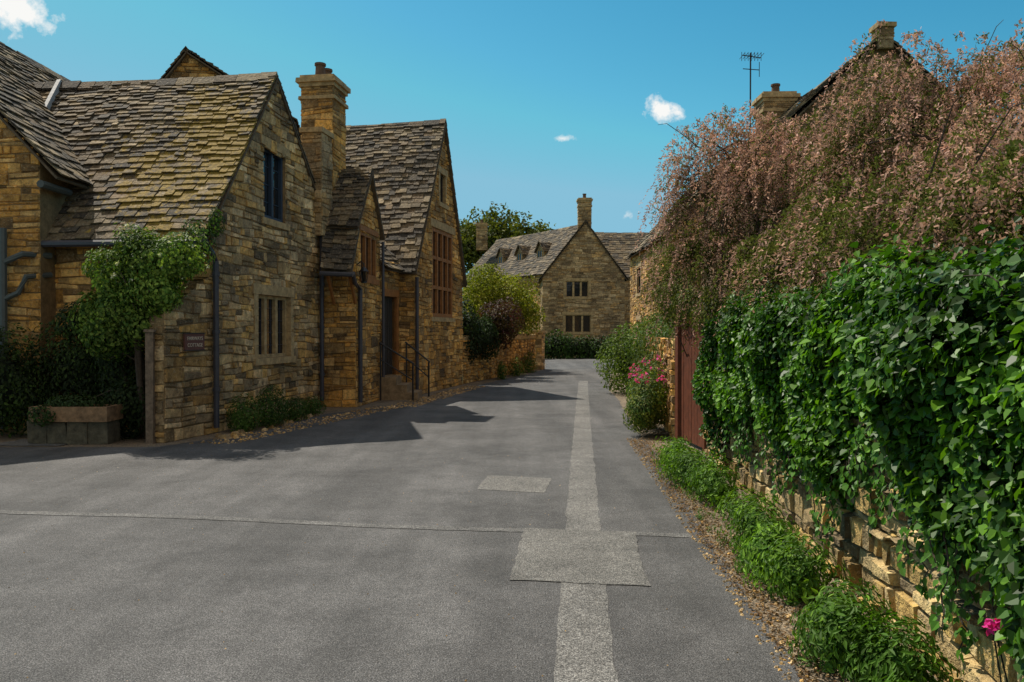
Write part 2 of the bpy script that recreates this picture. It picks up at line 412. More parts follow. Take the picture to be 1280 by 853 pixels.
tube(g,[W1(-.36,-3.2,2.98),W1(-.36,.12,2.96)],.055)
tube(g,[W1(-.36,.08,2.95),W1(-.2,.12,2.8),W1(-.04,.09,2.7),W1(-.04,.09,.1)],.045)
for z in (.7,1.6,2.5): tube(g,[W1(-.04,.09,z-.03),W1(-.04,.09,z+.03)],.06)
tube(g,[W1(4.35,.1,3.9),W1(4.35,.1,2.6),W1(4.35,.1,.15)],.045)
for z in (.7,1.7,2.6): tube(g,[W1(4.35,.1,z-.03),W1(4.35,.1,z+.03)],.06)
g.obj('gutter_and_downpipes',PIPE,cot)
g=MB(); 
p0=Vector(W1(-.32,-3.75,3.12)); p1=Vector(W1(2.33,-4.35,6.4))
nn=Vector((0,-.75,.6)).normalized()*.06; sd=Vector((.035,0,0))
g.add([p0-sd+nn,p0+sd+nn,p1+sd+nn,p1-sd+nn,p0-sd-nn,p0+sd-nn,p1+sd-nn,p1-sd-nn],BOXF); g.obj('lead_flashing',LEAD,cot)
st=empty('garden_wall'); So=(-4.98,11.5); ds=unit(.28,1.1)
wall(st,So,ds,[(0,0),(1.13,0),(1.13,2.5),(0,1.85)],(),BUFF,name='wall_face')
wall(st,(So[0]-ds[1]*.24,So[1]+ds[0]*.24),(ds[1],-ds[0]),[(0,0),(.24,0),(.24,1.85),(0,1.8)],(),BUFF,name='wall_end')
po=empty('wooden_gate_post'); q=MB(); 
lbox(q,(-5.24,11.44),(1,0),.02,.13,-.12,.0,0,1.6,j=.012); lbox(q,(-5.24,11.44),(1,0),.0,.15,-.14,.02,1.6,1.64,j=.008); q.obj('post',GREYWOOD,po)
sg=empty('cottage_name_sign'); q=MB(); so=.05
lbox(q,So,ds,.37,.83,so,so+.03,1.33,1.57); q.obj('board',mat_simple('sign_board',(.13,.05,.04),.6,.2,10),sg)
q=MB(); 
for a in ((.36,.84,1.315,1.33),(.36,.84,1.57,1.585)): lbox(q,So,ds,a[0],a[1],so,so+.04,a[2],a[3])
q.obj('sign_edge',DARKTIMBER,sg)
for txt,z in (('FAIRWAYS',1.475),('COTTAGE',1.375)):
    cu=bpy.data.curves.new('lettering','FONT'); cu.body=txt; cu.size=.078; cu.align_x='CENTER'; cu.extrude=.002
    o=link(bpy.data.objects.new('lettering',cu),sg); o.location=wp(So,ds,.6,so+.033,z)
    o.rotation_euler=(math.radians(90),0,math.atan2(ds[1],ds[0])); o.data.materials.append(mat_simple('sign_paint',(.6,.5,.38),.6,.1,5,0))
# ---------------------------------------------------------------- taller house at far left
def moss0(s,t): return .15
h0=house('stone_house',(-12.6,12.55),(1,0),5.25,2.6,7.15,4.4,4.3,7.2,pal=OCHRE,ov=.35,ovg=.08,moss=moss0,moss2=moss0,ex=(.2,.11),holes=((.5,1.4,1.0,2.2),))
window(h0,(-12.6,12.55),(1,0),(.5,1.4,1.0,2.2),2,1,DRESSED,True,.08)
g=MB(); tube(g,[(-7.85,12.42,3.2),(-7.85,12.42,.1)],.055)
tube(g,[(-7.3,12.75,2.8),(-7.55,12.42,2.8),(-7.82,12.42,2.68)],.05); tube(g,[(-7.3,12.75,2.5),(-7.5,12.42,2.45),(-7.62,12.42,2.2),(-7.85,12.42,2.1)],.045)
tube(g,[(-7.2,12.3,3.86),(-7.2,13.1,3.86)],.06)
g.obj('downpipes',mat_simple('green_grey_paint',(.07,.08,.075),.5,.15,5,.05),h0)
hb=house('stone_house',(-9.85,20.5),unit(.96,.2),4.0,1.5,8.75,6.7,7.2,5,pal=OCHRE,ov=.25,ovg=.15)
# ---------------------------------------------------------------- small two storey porch cottage
d2=unit(.1,.995); C2=(-3.3,17.0); w2=(.3,1.6,2.8,3.78)
h2=house('stone_porch_house',C2,d2,1.9,.98,5.12,3.9,3.9,2.2,holes=(w2,),pal=OCHRE,ov=.14,ovg=.1,ex=(.16,.09),sw=(.12,.26))
window(h2,C2,d2,w2,3,1,OAK,False,.07,.0,-.04,.08)
q=MB(); lbox(q,C2,d2,.2,1.7,-.1,.05,2.68,2.795,j=.004); lbox(q,C2,d2,.2,1.7,-.1,.04,3.785,3.9,j=.004); q.obj('window_sill_and_lintel',OAK,h2)
mb=MB(); un=MB(); 
slates(mb,(-3.85,16.2,2.85),(-3.22,16.15,2.8),(-3.22,17.0,3.8),(-4.0,17.05,3.8),None,(.17,.12),(.14,.3),under=un)
mb.obj('pent_roof',ROOF,h2); un.obj('pent_roof_deck',RIDGE_D,h2)
q=MB(); 
for x in (-3.75,-3.3): tube(q,[(x,16.95,2.2),(x,16.35,2.78)],.04,6)
q.obj('roof_brackets',OAK,h2)
g=MB(); tube(g,[(-3.2,16.2,2.78),(-3.22,16.5,2.6),wp(C2,d2,.06,.08,2.5),wp(C2,d2,.06,.08,.1)],.045); tube(g,[(-3.85,16.14,2.77),(-3.18,16.09,2.74)],.05)
tube(g,[wp(C2,d2,1.85,.1,3.7),wp(C2,d2,1.85,.1,.1)],.035)
g.obj('downpipes',PIPE,h2)
ln=empty('wall_lantern'); q=MB(); lx,ly,lz=-3.1,16.85,2.72
tube(q,[(-3.28,17.02,lz+.3),(-3.18,16.95,lz+.36),(lx,ly,lz+.3),(lx,ly,lz+.22)],.012)
tube(q,[(lx,ly,lz+.14),(lx,ly,lz+.24)],.12,6,r2=.02); tube(q,[(lx,ly,lz-.1),(lx,ly,lz-.07)],.06,6)
for k in range(6):
    a=k*math.pi/3; tube(q,[(lx+.055*math.cos(a),ly+.055*math.sin(a),lz-.08),(lx+.095*math.cos(a),ly+.095*math.sin(a),lz+.14)],.008,4)
q.obj('lantern_frame',IRON,ln)
q=MB(); tube(q,[(lx,ly,lz-.07),(lx,ly,lz+.13)],.045,6,r2=.082); q.obj('lantern_glass',GLASS,ln)
# ---------------------------------------------------------------- hall with big mullioned window
d3=unit(.9,4.3); C3=(-2.42,20.0); w3=(1.4,3.35,2.0,4.39); w3b=(2.1,2.62,5.15,5.95)
h3=house('stone_hall',C3,d3,4.45,2.45,7.35,3.3,3.3,6.2,holes=(w3,w3b),pal=OCHRE,ov=.2,ovg=.1,ex=(.2,.11))
window(h3,C3,d3,w3,4,3,OAK,False,.1,.0,-.03,.1)
window(h3,C3,d3,w3b,2,1,DARKTIMBER,True,.05,.0,-.1,.05)
q=MB(); lbox(q,C3,d3,1.25,3.5,-.1,.06,1.88,1.996,j=.004); lbox(q,C3,d3,1.2,3.55,-.1,.045,4.394,4.6,j=.004); q.obj('sill_and_lintel',DRESSED,h3)
g=MB(); tube(g,[wp(C3,d3,-.12,.1,2.95),wp(C3,d3,-.08,.09,2.7),wp(C3,d3,-.08,.09,.1)],.045); g.obj('downpipe',PIPE,h3)
hl=empty('entrance_link'); A=(-3.11,18.9); dl=unit(.3,1.1); dh=(.2,.95,.55,2.45)
wall(hl,A,dl,[(0,0),(1.12,0),(1.12,3.3),(0,3.3)],(dh,),OCHRE,name='door_wall')
q=MB(); lbox(q,A,dl,.2,.95,-.16,-.1,.55,2.45)
for k in range(1,5): lbox(q,A,dl,.2+k*.15-.006,.2+k*.15+.006,-.1,-.085,.6,2.4)
q.obj('front_door',DARKTIMBER,hl)
q=MB(); lbox(q,A,dl,.1,.2,-.12,.035,.55,2.45); lbox(q,A,dl,.95,1.05,-.12,.035,.55,2.45); lbox(q,A,dl,.08,1.07,-.12,.045,2.452,2.62); q.obj('door_frame',OAK,hl)
mb=MB(); un=MB(); slates(mb,(-2.95,18.8,3.1),(-2.6,20.1,3.1),(-3.8,20.3,4.3),(-4.1,19.0,4.3),None,(.17,.12),under=un); mb.obj('link_roof',ROOF,hl); un.obj('link_deck',RIDGE_D,hl)
sp=empty('entrance_steps'); q=MB()
for i,(xx,z) in enumerate(((-2.7,.54),(-2.45,.36),(-2.2,.18))): box(q,-3.2,xx,18.75+i*.004,19.7+i*.004,0 if i==2 else z-.178,z)
q.obj('steps',STEPST,sp)
rl=empty('iron_handrail'); q=MB()
for y,x0,x1 in ((18.65,-3.05,-2.3),(19.8,-2.6,-2.05)):
    tube(q,[(x0,y,.0),(x0,y,1.35)],.018); tube(q,[(x1,y,0),(x1,y,.85)],.022)
    tube(q,[(x0-.03,y,1.35),(x1+.03,y,.85)],.02); tube(q,[(x0,y,.95),(x1,y,.48)],.014)
q.obj('rails',IRON,rl)
# ---------------------------------------------------------------- garden wall on the left, further on
gw=empty('garden_wall'); G0=(-1.5,24.6); G1=(.93,33.6); dg=unit(G1[0]-G0[0],G1[1]-G0[1]); LG=math.hypot(G1[0]-G0[0],G1[1]-G0[1])
wall(gw,G0,dg,[(0,0),(LG,0),(LG,1.3),(0,1.35)],(),OCHRE,(.06,.12),(.12,.34),.04,name='wall_face')
wall(gw,(G0[0]-.45,G0[1]+.1),unit(1,-.2),[(0,0),(.45,0),(.45,1.35),(0,1.35)],(),OCHRE,name='wall_end')
q=MB(); u=0
while u<LG: 
    w=R(.12,.3); lbox(q,G0,dg,u,u+w-.01,-.42,.05,1.33,1.33+R(.1,.2),j=.015); u+=w
q.obj('coping',DRESSED,gw)
gp=empty('gate_pier'); 
chimney(gp,1.05,34.05,.55,.55,0,1.55,dg,0,BUFF,cap=False)
# ---------------------------------------------------------------- far house
fw=((1.45,2.85,3.75,4.75),(1.4,3.0,1.55,2.65))
fh=house('stone_farmhouse',(1.9,50),(1,0),5.1,2.68,8.4,5.0,5.0,8,holes=fw,pal=GREYB,hr=(.12,.2),wr=(.2,.5),ex=(.24,.16),ov=.2,sw=(.25,.45))
for w_ in fw: window(fh,(1.9,50),(1,0),w_,3,1,DRESSED,True,.12)
chimney(fh,4.55,50.6,.8,.7,7.9,9.7,(0,1),1,GREYB)
dw=unit(.85,.53)
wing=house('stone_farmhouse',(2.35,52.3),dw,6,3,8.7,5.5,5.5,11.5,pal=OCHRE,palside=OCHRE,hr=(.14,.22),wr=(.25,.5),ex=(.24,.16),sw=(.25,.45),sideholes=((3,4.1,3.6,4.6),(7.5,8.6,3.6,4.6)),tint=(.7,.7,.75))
nw=(dw[1],-dw[0])
for L_ in (2.4,5.0,7.6):
    o=wp((2.35,52.3),dw,1.0,-L_,0); o=(o[0],o[1])
    e=wing; mb=MB()
    wd=.42
    def D(a,b_,z): return (o[0]+nw[0]*a+dw[0]*b_, o[1]+nw[1]*a+dw[1]*b_, z)
    mb.add([D(-wd,0,6.4),D(wd,0,6.4),D(wd,0,7.1),D(0,0,7.65),D(-wd,0,7.1),D(-wd,2,6.4),D(wd,2,6.4),D(wd,2,7.1),D(-wd,2,7.1)],[(0,1,2,3,4),(1,6,7,2),(5,0,4,8)],(.3,.22,.12))
    mb.obj('dormer_wall',STONE,e)
    mb=MB(); slates(mb,D(-wd-.1,-.15,7.0),D(-wd-.1,2,7.0),D(0,2,7.73),D(0,-.15,7.73),None,(.2,.15)); slates(mb,D(wd+.1,2,7.0),D(wd+.1,-.15,7.0),D(0,-.15,7.73),D(0,2,7.73),None,(.2,.15)); mb.obj('dormer_roof',ROOF,e)
    mb=MB(); mb.add([D(-.28,-.02,6.6),D(.28,-.02,6.6),D(.28,-.02,7.1),D(-.28,-.02,7.1)],[(0,1,2,3)]); mb.obj('dormer_glass',GLASS,e)
    mb=MB()
    for a in (-.3,-.02,.26): lb=[D(a,-.05,6.58),D(a+.04,-.05,6.58),D(a+.04,.0,6.58),D(a,.0,6.58)]; mb.add(lb+[(x,y,7.12) for x,y,z in lb],BOXF)
    mb.obj('dormer_frame',DRESSED,e)
chimney(wing,-2.3,61.5,.8,.8,7.8,9.6,(0,1),1,GREYB)
house('stone_farmhouse',(12.5,54),(0,1),6,3,8.5,5.4,5.4,7.5,pal=GREYB,hr=(.14,.22),wr=(.25,.5),ex=(.24,.16),sw=(.25,.45))
sh=((2,3,3.2,4.3),(6,7,3.2,4.3),(2,3,1,2.1))
hr_=house('stone_house',(5.3,27),(1,0),6,3,8.2,5.0,5.0,9,pal=OCHRE,hr=(.12,.2),wr=(.2,.5),sideholes=sh)
for w_ in sh: window(hr_,(5.3,36),(0,-1),w_,2,1,DARKTIMBER,True,.08)
hrr=house('stone_house',(5.1,17),(1,0),5.4,2.7,7.75,5.3,5.3,4.6,pal=[(.24,.17,.1),(.19,.13,.08),(.28,.19,.1)],ov=.25,ovg=.12)
chimney(hrr,7.15,21.9,.85,.75,5,7.75,(0,1),1,GREYB)
chimney(hrr,7.8,17.0,.3,.35,7.5,7.95,(0,1),0,GREYB,cap=False)
ae=empty('television_aerial'); q=MB(); ax,ay=6.5,22
tube(q,[(ax,ay,6),(ax,ay,9.2)],.022); tube(q,[(ax-.25,ay-.1,9.1),(ax+.3,ay+.1,9.1)],.014)
for k in range(7):
    x=ax-.24+k*.088; tube(q,[(x,ay-.25,9.1+.0),(x,ay+.2,9.1)],.008,5); tube(q,[(x,ay,8.98),(x,ay,9.22)],.008,5)
tube(q,[(ax-.22,ay-.05,8.75),(ax+.26,ay+.05,8.75)],.012); tube(q,[(ax+.24,ay,8.55),(ax+.24,ay,8.95)],.01)
tube(q,[(ax,ay,6.9),(7.0,ay,6.9)],.02)
q.obj('aerial_mast',IRON,ae)
# ---------------------------------------------------------------- right boundary wall
def xw(y): return 2.0+.0797*(y-3.5)
rw=empty('dry_stone_wall'); dR=unit(-.0797,-1); Ro=(xw(10.4),10.4); LR=12.6
WST=[(.5,.36,.14),(.42,.3,.12),(.54,.43,.24),(.32,.25,.14),(.46,.36,.19),(.2,.16,.1)]
wall(rw,Ro,dR,[(0,0),(LR,0),(LR,1.55),(0,1.62)],(),WST,(.04,.14),(.08,.32),.045,name='wall_face')
wall(rw,(Ro[0]+.45,Ro[1]+.0),(-1,0),[(0,0),(.45,0),(.45,1.62),(0,1.62)],(),OCHRE,name='wall_end')
q=MB(); u=0
while u<LR:
    w=R(.1,.28); lbox(q,Ro,dR,u,u+w-.01,-.45,.04,1.56,1.56+R(.08,.16),j=.012); u+=w
q.obj('coping',DRESSED,rw)
gt=empty('wooden_gate'); Go=(2.45,11.62); dG=unit(.09,-1.15); q=MB(); u=0
while u<1.1:
    w=.125; lbox(q,Go,dG,u,u+w-.008,-.02,.0+R(0,.006),.06,1.85+R(-.01,.01)); u+=w
for z in (.35,1.5): lbox(q,Go,dG,0,1.12,-.07,-.021,z,z+.13)
q.obj('planks',REDWOOD,gt)
q=MB(); lbox(q,Go,dG,-.16,-.02,-.1,.05,0,1.95); lbox(q,Go,dG,1.13,1.2,-.1,.05,0,1.95); q.obj('posts',REDWOOD,gt)
q=MB(); lbox(q,Go,dG,.85,.95,.008,.03,1.0,1.06); q.obj('latch',IRON,gt)
fw2=empty('garden_wall'); wall(fw2,(3.7,23),unit(-1.3,-11.2),[(0,0),(11.25,0),(11.25,1.5),(0,1.5)],(),OCHRE,(.07,.13),(.12,.34),.04,name='wall_face')
tr=empty('stone_trough_planter'); q=MB()
for k in range(4): lbox(q,(-6.85+k*.28,11.35),(1,0),0,.27,-.4,0,.008,.32,j=.02)
q.obj('base_stones',mat_simple('mossy_stone',(.1,.085,.055),.95,.5,9,.8),tr)
q=MB(); box(q,-6.8,-5.7,11.3,11.78,.33,.4); box(q,-6.8,-5.7,11.3,11.36,.4,.54); box(q,-6.8,-5.7,11.72,11.78,.4,.54); box(q,-6.8,-6.74,11.36,11.72,.4,.54); box(q,-5.76,-5.7,11.36,11.72,.4,.54); q.obj('trough',mat_simple('orange_stone',(.26,.155,.08),.9,.5,7,.8),tr)
q=MB(); box(q,-6.74,-5.76,11.36,11.72,.41,.5); q.obj('soil',BARK,tr)
# ---------------------------------------------------------------- foliage engine
def quads(name,V,C,mat,parent=None):
    n=len(V); me=bpy.data.meshes.new(name)
    me.vertices.add(n*4); me.vertices.foreach_set('co',V.reshape(-1).astype(np.float32))
    me.loops.add(n*4); me.loops.foreach_set('vertex_index',np.arange(n*4,dtype=np.int32))
    me.polygons.add(n); me.polygons.foreach_set('loop_start',np.arange(0,n*4,4,dtype=np.int32))
    me.update(calc_edges=True)
    a=me.attributes.new('Col','FLOAT_COLOR','CORNER')
    c4=np.ones((n,4),dtype=np.float32); c4[:,:3]=np.clip(C,0,1); a.data.foreach_set('color',np.repeat(c4,4,axis=0).ravel())
    me.materials.append(mat)
    return link(bpy.data.objects.new(name,me),parent)
def nrm(v): return v/np.maximum(np.linalg.norm(v,axis=-1,keepdims=True),1e-9)
def rdir(n): return nrm(rng.normal(size=(n,3)))
def lump(P,f,s=0.):
    x,y,z=P[:,0]*f,P[:,1]*f,P[:,2]*f
    return (np.sin(x*1.3+1.7*np.sin(y*.9+s)+s)+np.sin(y*1.1+1.6*np.sin(z*1.2+s*2)+2*s)+np.sin(z*1.4+1.5*np.sin(x*.8-s)))/3
def leafquads(P,Nn,T,l,w):
    T=nrm(T-Nn*np.sum(T*Nn,axis=1,keepdims=True)); S=np.cross(Nn,T); l=l[:,None]; w=w[:,None]
    B=P; tip=P+T*l-Nn*l*.1
    out=[]
    for sg in (1,-1):
        a=P+T*l*.3+S*w*.5*sg+Nn*w*.12; b_=P+T*l*.68+S*w*.36*sg+Nn*w*.07
        q=np.stack([B,a,b_,tip] if sg<0 else [B,tip,b_,a],axis=1); out.append(q)
    return np.concatenate(out)
def mass(name,ells,n,size,base,base2=None,mat=LEAF,shell=.55,lumpy=.28,f=2.2,parent=None,aspect=.6,down=.3,outw=.8,pick=.4,core=True,seed=0,zmin=.02,flowers=None):
    ells=np.array(ells,float); vol=np.prod(ells[:,3:],axis=1)**.67
    idx=rng.choice(len(ells),n,p=vol/vol.sum()); dd=rdir(n)
    r=1-shell*rng.random(n)**1.6
    Cc=ells[idx,:3]; Rr=ells[idx,3:]
    S=Cc+dd*Rr
    r=r*(1+lumpy*lump(S,f,seed)+.5*lumpy*lump(S,f*2.7,seed+2))
    P=Cc+dd*Rr*r[:,None]
    nn=nrm(dd/Rr*outw+rdir(n)*.75+np.array([0,0,.25])); T=nrm(rdir(n)+np.array([0,0,-down*3])+dd*.5)
    keep=P[:,2]>zmin; P,nn,T,r=P[keep],nn[keep],T[keep],r[keep]; m=len(P)
    l=size*(.6+.8*rng.random(m)); w=l*aspect
    base=np.array(base); c=base*(.55+.9*rng.random((m,1)))
    if base2 is not None:
        mk=(rng.random(m)+.5*lump(P,1.5,seed+5))<pick; c[mk]=np.array(base2)*(.6+.8*rng.random((mk.sum(),1)))
    c=c*(1+.35*lump(P,3.1,seed+1))[:,None]
    V=leafquads(P,nn,T,l,w); C=np.concatenate([c,c])
    e=parent or empty(name)
    quads('leaves',V,C,mat,e)
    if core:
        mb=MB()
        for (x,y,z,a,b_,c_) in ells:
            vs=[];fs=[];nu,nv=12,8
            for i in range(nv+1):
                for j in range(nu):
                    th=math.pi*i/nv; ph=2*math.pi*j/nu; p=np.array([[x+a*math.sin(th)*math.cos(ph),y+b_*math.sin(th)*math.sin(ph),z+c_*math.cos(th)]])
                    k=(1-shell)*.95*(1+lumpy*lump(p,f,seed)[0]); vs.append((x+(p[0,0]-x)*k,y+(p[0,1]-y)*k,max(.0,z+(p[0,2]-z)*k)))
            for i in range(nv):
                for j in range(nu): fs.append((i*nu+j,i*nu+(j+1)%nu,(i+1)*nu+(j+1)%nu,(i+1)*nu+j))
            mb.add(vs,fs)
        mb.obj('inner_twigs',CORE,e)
    if flowers:
        cnt,col,sz,zf=flowers
        i2=rng.permutation(m); i2=i2[(r[i2]>.82)&(P[i2,2]>zf)][:cnt]
        Q=P[i2]+nn[i2]*.03; k=len(Q)
        if k:
            cc=np.array(col)*(.7+.5*rng.random((k,1))); VV=[];CC=[]
            for _ in range(4):
                VV.append(leafquads(Q+rdir(k)*sz*.3,rdir(k),rdir(k),np.full(k,sz),np.full(k,sz*.8))); CC+= [cc,cc]
            quads('flowers',np.concatenate(VV),np.concatenate(CC),LEAF,e)
    return e
def limbs(parent,base,ends,r0=.1,name='trunk_and_limbs',r1=.012,bend=.25):
    q=MB(); base=Vector(base)
    for k,e in enumerate(ends):
        e=Vector(e); L=(e-base).length; side=Vector((R(-1,1),R(-1,1),0))*bend*L*.4
        pts=[base.lerp(e,t)+side*math.sin(math.pi*t)+Vector((0,0,math.sin(math.pi*t)*L*.12)) for t in np.linspace(0,1,9)]
        tube(q,pts,r0*R(.7,1),7,r2=r1)
        for j in range(5):
            t=R(.35,.95); i=int(t*8); p=pts[i]; dv=Vector((R(-1,1),R(-1,1),R(-.1,1))).normalized()*L*R(.15,.35)
            tube(q,[p,p+dv*.5+Vector((0,0,.04*L)),p+dv],r0*.25,5,r2=r1*.4)
    q.obj(name,BARK,parent,True)
# ivy on right wall ------------------------------------------------
YI=9.25
def ztop(y): return 1.8+.1*np.sin(y*1.7)+.07*np.sin(y*4.1+1)-np.clip((y-7.6)*.14,0,.4)
def zbot(y): return .68+.13*np.sin(y*1.9+.7)+.14*np.sin(y*4.7)-np.clip((3.9-y)*.25,0,.4)-np.clip((y-7.2)*.1,0,.25)
OUT=.24
def ivy():
    e=empty('ivy')
    n=68000
    y=rng.random(n)**1.3*(YI-.9)+.9; t=rng.random(n)
    zt=ztop(y); zb=zbot(y)+.2*rng.random(n)
    z=np.where(t<.78, zb+(zt-zb)*(t/.78), zt)
    k=np.clip(t/.78,0,1)
    out=.06+OUT*np.sin(np.clip(k,0,1)*math.pi*.8)**.8
    out=np.where(t<.78,out,.2-(t-.78)/.22*.8)
    z=z+np.where(t<.78,0,.1*np.sin((t-.78)/.22*math.pi))
    P=np.stack([xw(y)-out,y,z],1)
    lm=lump(P,2.3,.3)*.14+lump(P,6.3,1.1)*.1
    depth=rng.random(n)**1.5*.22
    P[:,0]-=lm-depth*.8; P[:,2]+=lm*.5*(t>.6)-depth*.2*(t>.7)+rng.exponential(.03,n)*(t>.7)
    P[:,0]=np.minimum(P[:,0],np.where(t<.78,xw(y)-.03,99))
    nn=np.stack([-np.cos(np.clip(t-.6,0,1)*3)*np.ones(n),.05*np.ones(n),.7+1.2*(t>.72)],1)
    nn=nrm(nrm(nn)+rdir(n)*.7); T=nrm(np.array([-.35,0,-1.])+rdir(n)*.95)
    l=.041*(.5+.95*rng.random(n))*np.where(rng.random(n)<.12,1.35,1); w=l*(.75+.4*rng.random(n))
    c=np.array([.04,.11,.008])*(.4+1.1*rng.random((n,1)))
    young=(rng.random(n)+.5*lump(P,2.5,3.))<.36; c[young]=np.array([.12,.26,.016])*(.7+.6*rng.random((young.sum(),1)))
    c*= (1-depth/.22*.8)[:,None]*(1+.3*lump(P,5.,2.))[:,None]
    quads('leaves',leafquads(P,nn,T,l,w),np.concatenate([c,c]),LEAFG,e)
    ys=np.linspace(.9,YI-.1,90); ks=np.linspace(0,1,16); vs=[];fs=[]
    for yy in ys:
        zt_=float(ztop(yy)); zb_=float(zbot(yy))+.16
        for kk in ks:
            if kk<.78: q=kk/.78; o_=.06+OUT*math.sin(q*math.pi*.8)**.8; z_=zb_+(zt_-zb_)*q
            else: o_=.2-(kk-.78)/.22*.8; z_=zt_
            p=np.array([[xw(yy)-o_,yy,z_]]); m_=lump(p,2.3,.3)[0]*.13
            o2=max(o_-.17+m_,-.7 if kk>=.78 else .01); vs.append((xw(yy)-o2,yy,z_-.1))
    for i in range(len(ys)-1):
        for j in range(15): fs.append((i*16+j,(i+1)*16+j,(i+1)*16+j+1,i*16+j+1))
    mb=MB(); mb.add(vs,fs); mb.obj('stems',CORE,e,True)
    q=MB(); LP=[]
    for _ in range(110):
        yy=R(1.5,YI); x=xw(yy)-R(.06,.2); z=float(zbot(yy))+R(.0,.3); pts=[(x,yy,z)]
        for s in range(random.choice((4,6,9))):
            x+=R(-.02,.02); yy+=R(-.04,.03); z-=R(.02,.06); pts.append((min(x,xw(yy)-.06),yy,max(z,.03))); 
            for _k in range(3): LP.append((min(x+R(-.03,.03),xw(yy)-.05),yy+R(-.03,.03),z+R(-.03,.03)))
        tube(q,pts,.004,4)
    for _ in range(80):
        yy=R(1.5,YI); x=xw(yy)-R(-.1,.25); z=float(ztop(yy)); pts=[(x,yy,z)]
        for s in range(random.choice((3,4,5))):
            x+=R(-.05,.02); yy+=R(-.04,.04); z+=R(.0,.05)-.012*s; pts.append((x,yy,z))
            for _k in range(3): LP.append((x+R(-.03,.03),yy+R(-.03,.03),z+R(-.02,.03)))
        tube(q,pts,.003,4)
    q.obj('runners',BARK,e)
    LP=np.array(LP); m=len(LP); c=np.array([.07,.18,.015])*(.5+.9*rng.random((m,1)))
    V=leafquads(LP,nrm(np.array([-1,-.2,.5])+rdir(m)*.5),nrm(np.array([0,0,-1.])+rdir(m)*.5),.045*(.6+.6*rng.random(m)),.038*(.6+.6*rng.random(m)))
    quads('runner_leaves',V,np.concatenate([c,c]),LEAFG,e)
ivy()
# tamarisk -----------------------------------------------------------
def tamarisk():
    e=empty('tamarisk_tree')
    E=np.array([(2.55,9.8,2.85,.75,.9,1.35),(2.3,9.4,2.1,.6,.8,.8),(3.5,9.2,2.8,1.2,1.1,1.3),(3.2,7.6,2.1,.9,1.3,.8),(4.2,8.0,3.1,1.25,1.3,1.3),
                (3.2,5.9,2.15,.9,1.2,.75),(5.2,8.0,3.2,1.2,1.3,1.25),(4.4,6.0,2.45,1.2,1.1,.95),(3.0,4.6,2.05,.7,.9,.55),(5.6,6.5,2.6,1.1,1.1,1.0)],float)
    ns=8200; K=38
    vol=np.prod(E[:,3:],axis=1)**.6
    idx=rng.choice(len(E),ns,p=vol/vol.sum()); dd=rdir(ns); dd[:,2]=np.abs(dd[:,2])*.9+dd[:,2]*.1+rng.normal(size=ns)*.35; dd=nrm(dd)
    r=.6+.42*rng.random(ns)
    S=E[idx,:3]+dd*E[idx,3:]*r[:,None]; r*=1+.26*lump(S,3.0,1.); S=E[idx,:3]+dd*E[idx,3:]*r[:,None]
    D0=nrm(dd*1.0+rdir(ns)*.5+np.array([-.15,-.1,.2])); L=.26+.4*rng.random(ns)
    tt=np.linspace(0.02,1,K)[None,:,None]
    P=S[:,None,:]+D0[:,None,:]*L[:,None,None]*tt*(1-.35*tt)+np.array([0,0,-1.])*L[:,None,None]*1.0*tt**2
    pk=(rng.random(ns)+.5*lump(S,1.6,4.)+.2*(S[:,2]-2.6))>.38
    jit=rng.normal(size=(ns,K,3))*(.011+.008*rng.random((ns,1,1)))*(1.25-tt*.7)
    P=P+jit
    P=P.reshape(-1,3); n=len(P); tf=np.tile(tt[0,:,0],ns); tan=np.repeat(D0,K,axis=0)*(1-.6*tf)[:,None]+np.array([0,0,-1.])*tf[:,None]*1.2
    T=nrm(tan+rdir(n)*.8); nn=rdir(n)
    pkk=np.repeat(pk,K)&(tf>.3*np.repeat(rng.random(ns),K)+.08)
    c=np.array([.115,.14,.025])*(.5+.9*rng.random((n,1)))
    warmth=np.repeat(rng.random((ns,1)),K,axis=0)
    cp=(np.array([.56,.35,.285])*(1-warmth)+np.array([.44,.26,.18])*warmth)*(.55+.85*rng.random((n,1)))*np.repeat(.75+.5*rng.random((ns,1)),K,axis=0); c[pkk]=cp[pkk]
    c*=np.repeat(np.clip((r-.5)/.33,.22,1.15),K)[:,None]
    l=.026*(.6+.8*rng.random(n)); w=l*.45
    T=nrm(T-nn*np.sum(T*nn,axis=1,keepdims=True)); Sd=np.cross(nn,T)
    l=l[:,None];w=w[:,None]
    V=np.stack([P-Sd*w*.5,P+Sd*w*.5,P+T*l+Sd*w*.35,P+T*l-Sd*w*.35],1)
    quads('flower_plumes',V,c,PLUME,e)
    mass('x',[(a,b_,c_,d_*.82,e_*.82,f_*.76) for a,b_,c_,d_,e_,f_ in E],24000,.045,(.06,.08,.016),(.1,.07,.04),mat=PLUME,shell=.5,parent=e,core=False,aspect=.25,down=.6)
    limbs(e,(3.6,8.6,0),[(2.4,9.8,3.3),(2.6,9.5,3.9),(3.5,8.8,3.5),(4.2,7.3,3.5),(5.2,8.0,4.1),(3.3,6.0,2.4),(5.4,6.6,3.6),(4.2,9,4.0)],.11,r1=.01)
    q=MB()
    for _ in range(40):
        k=random.randrange(len(E)); b_=Vector(E[k,:3])+Vector((R(-.4,.4),R(-.4,.4),E[k,5]*.65)); dv=Vector((R(-1,.6),R(-.5,.5),R(.2,.9))).normalized()*R(.5,.95)
        tube(q,[b_,b_+dv*.5,b_+dv*.85+Vector((0,0,-.02)),b_+dv*1.05+Vector((0,0,-.12))],.007,5,r2=.002)
    tube(q,[(3.6,9,3.3),(3.1,9.2,3.75),(2.6,9.3,3.8),(2.25,9.3,3.6)],.02,6,r2=.006)
    q.obj('wild_twigs',BARK,e)
tamarisk()
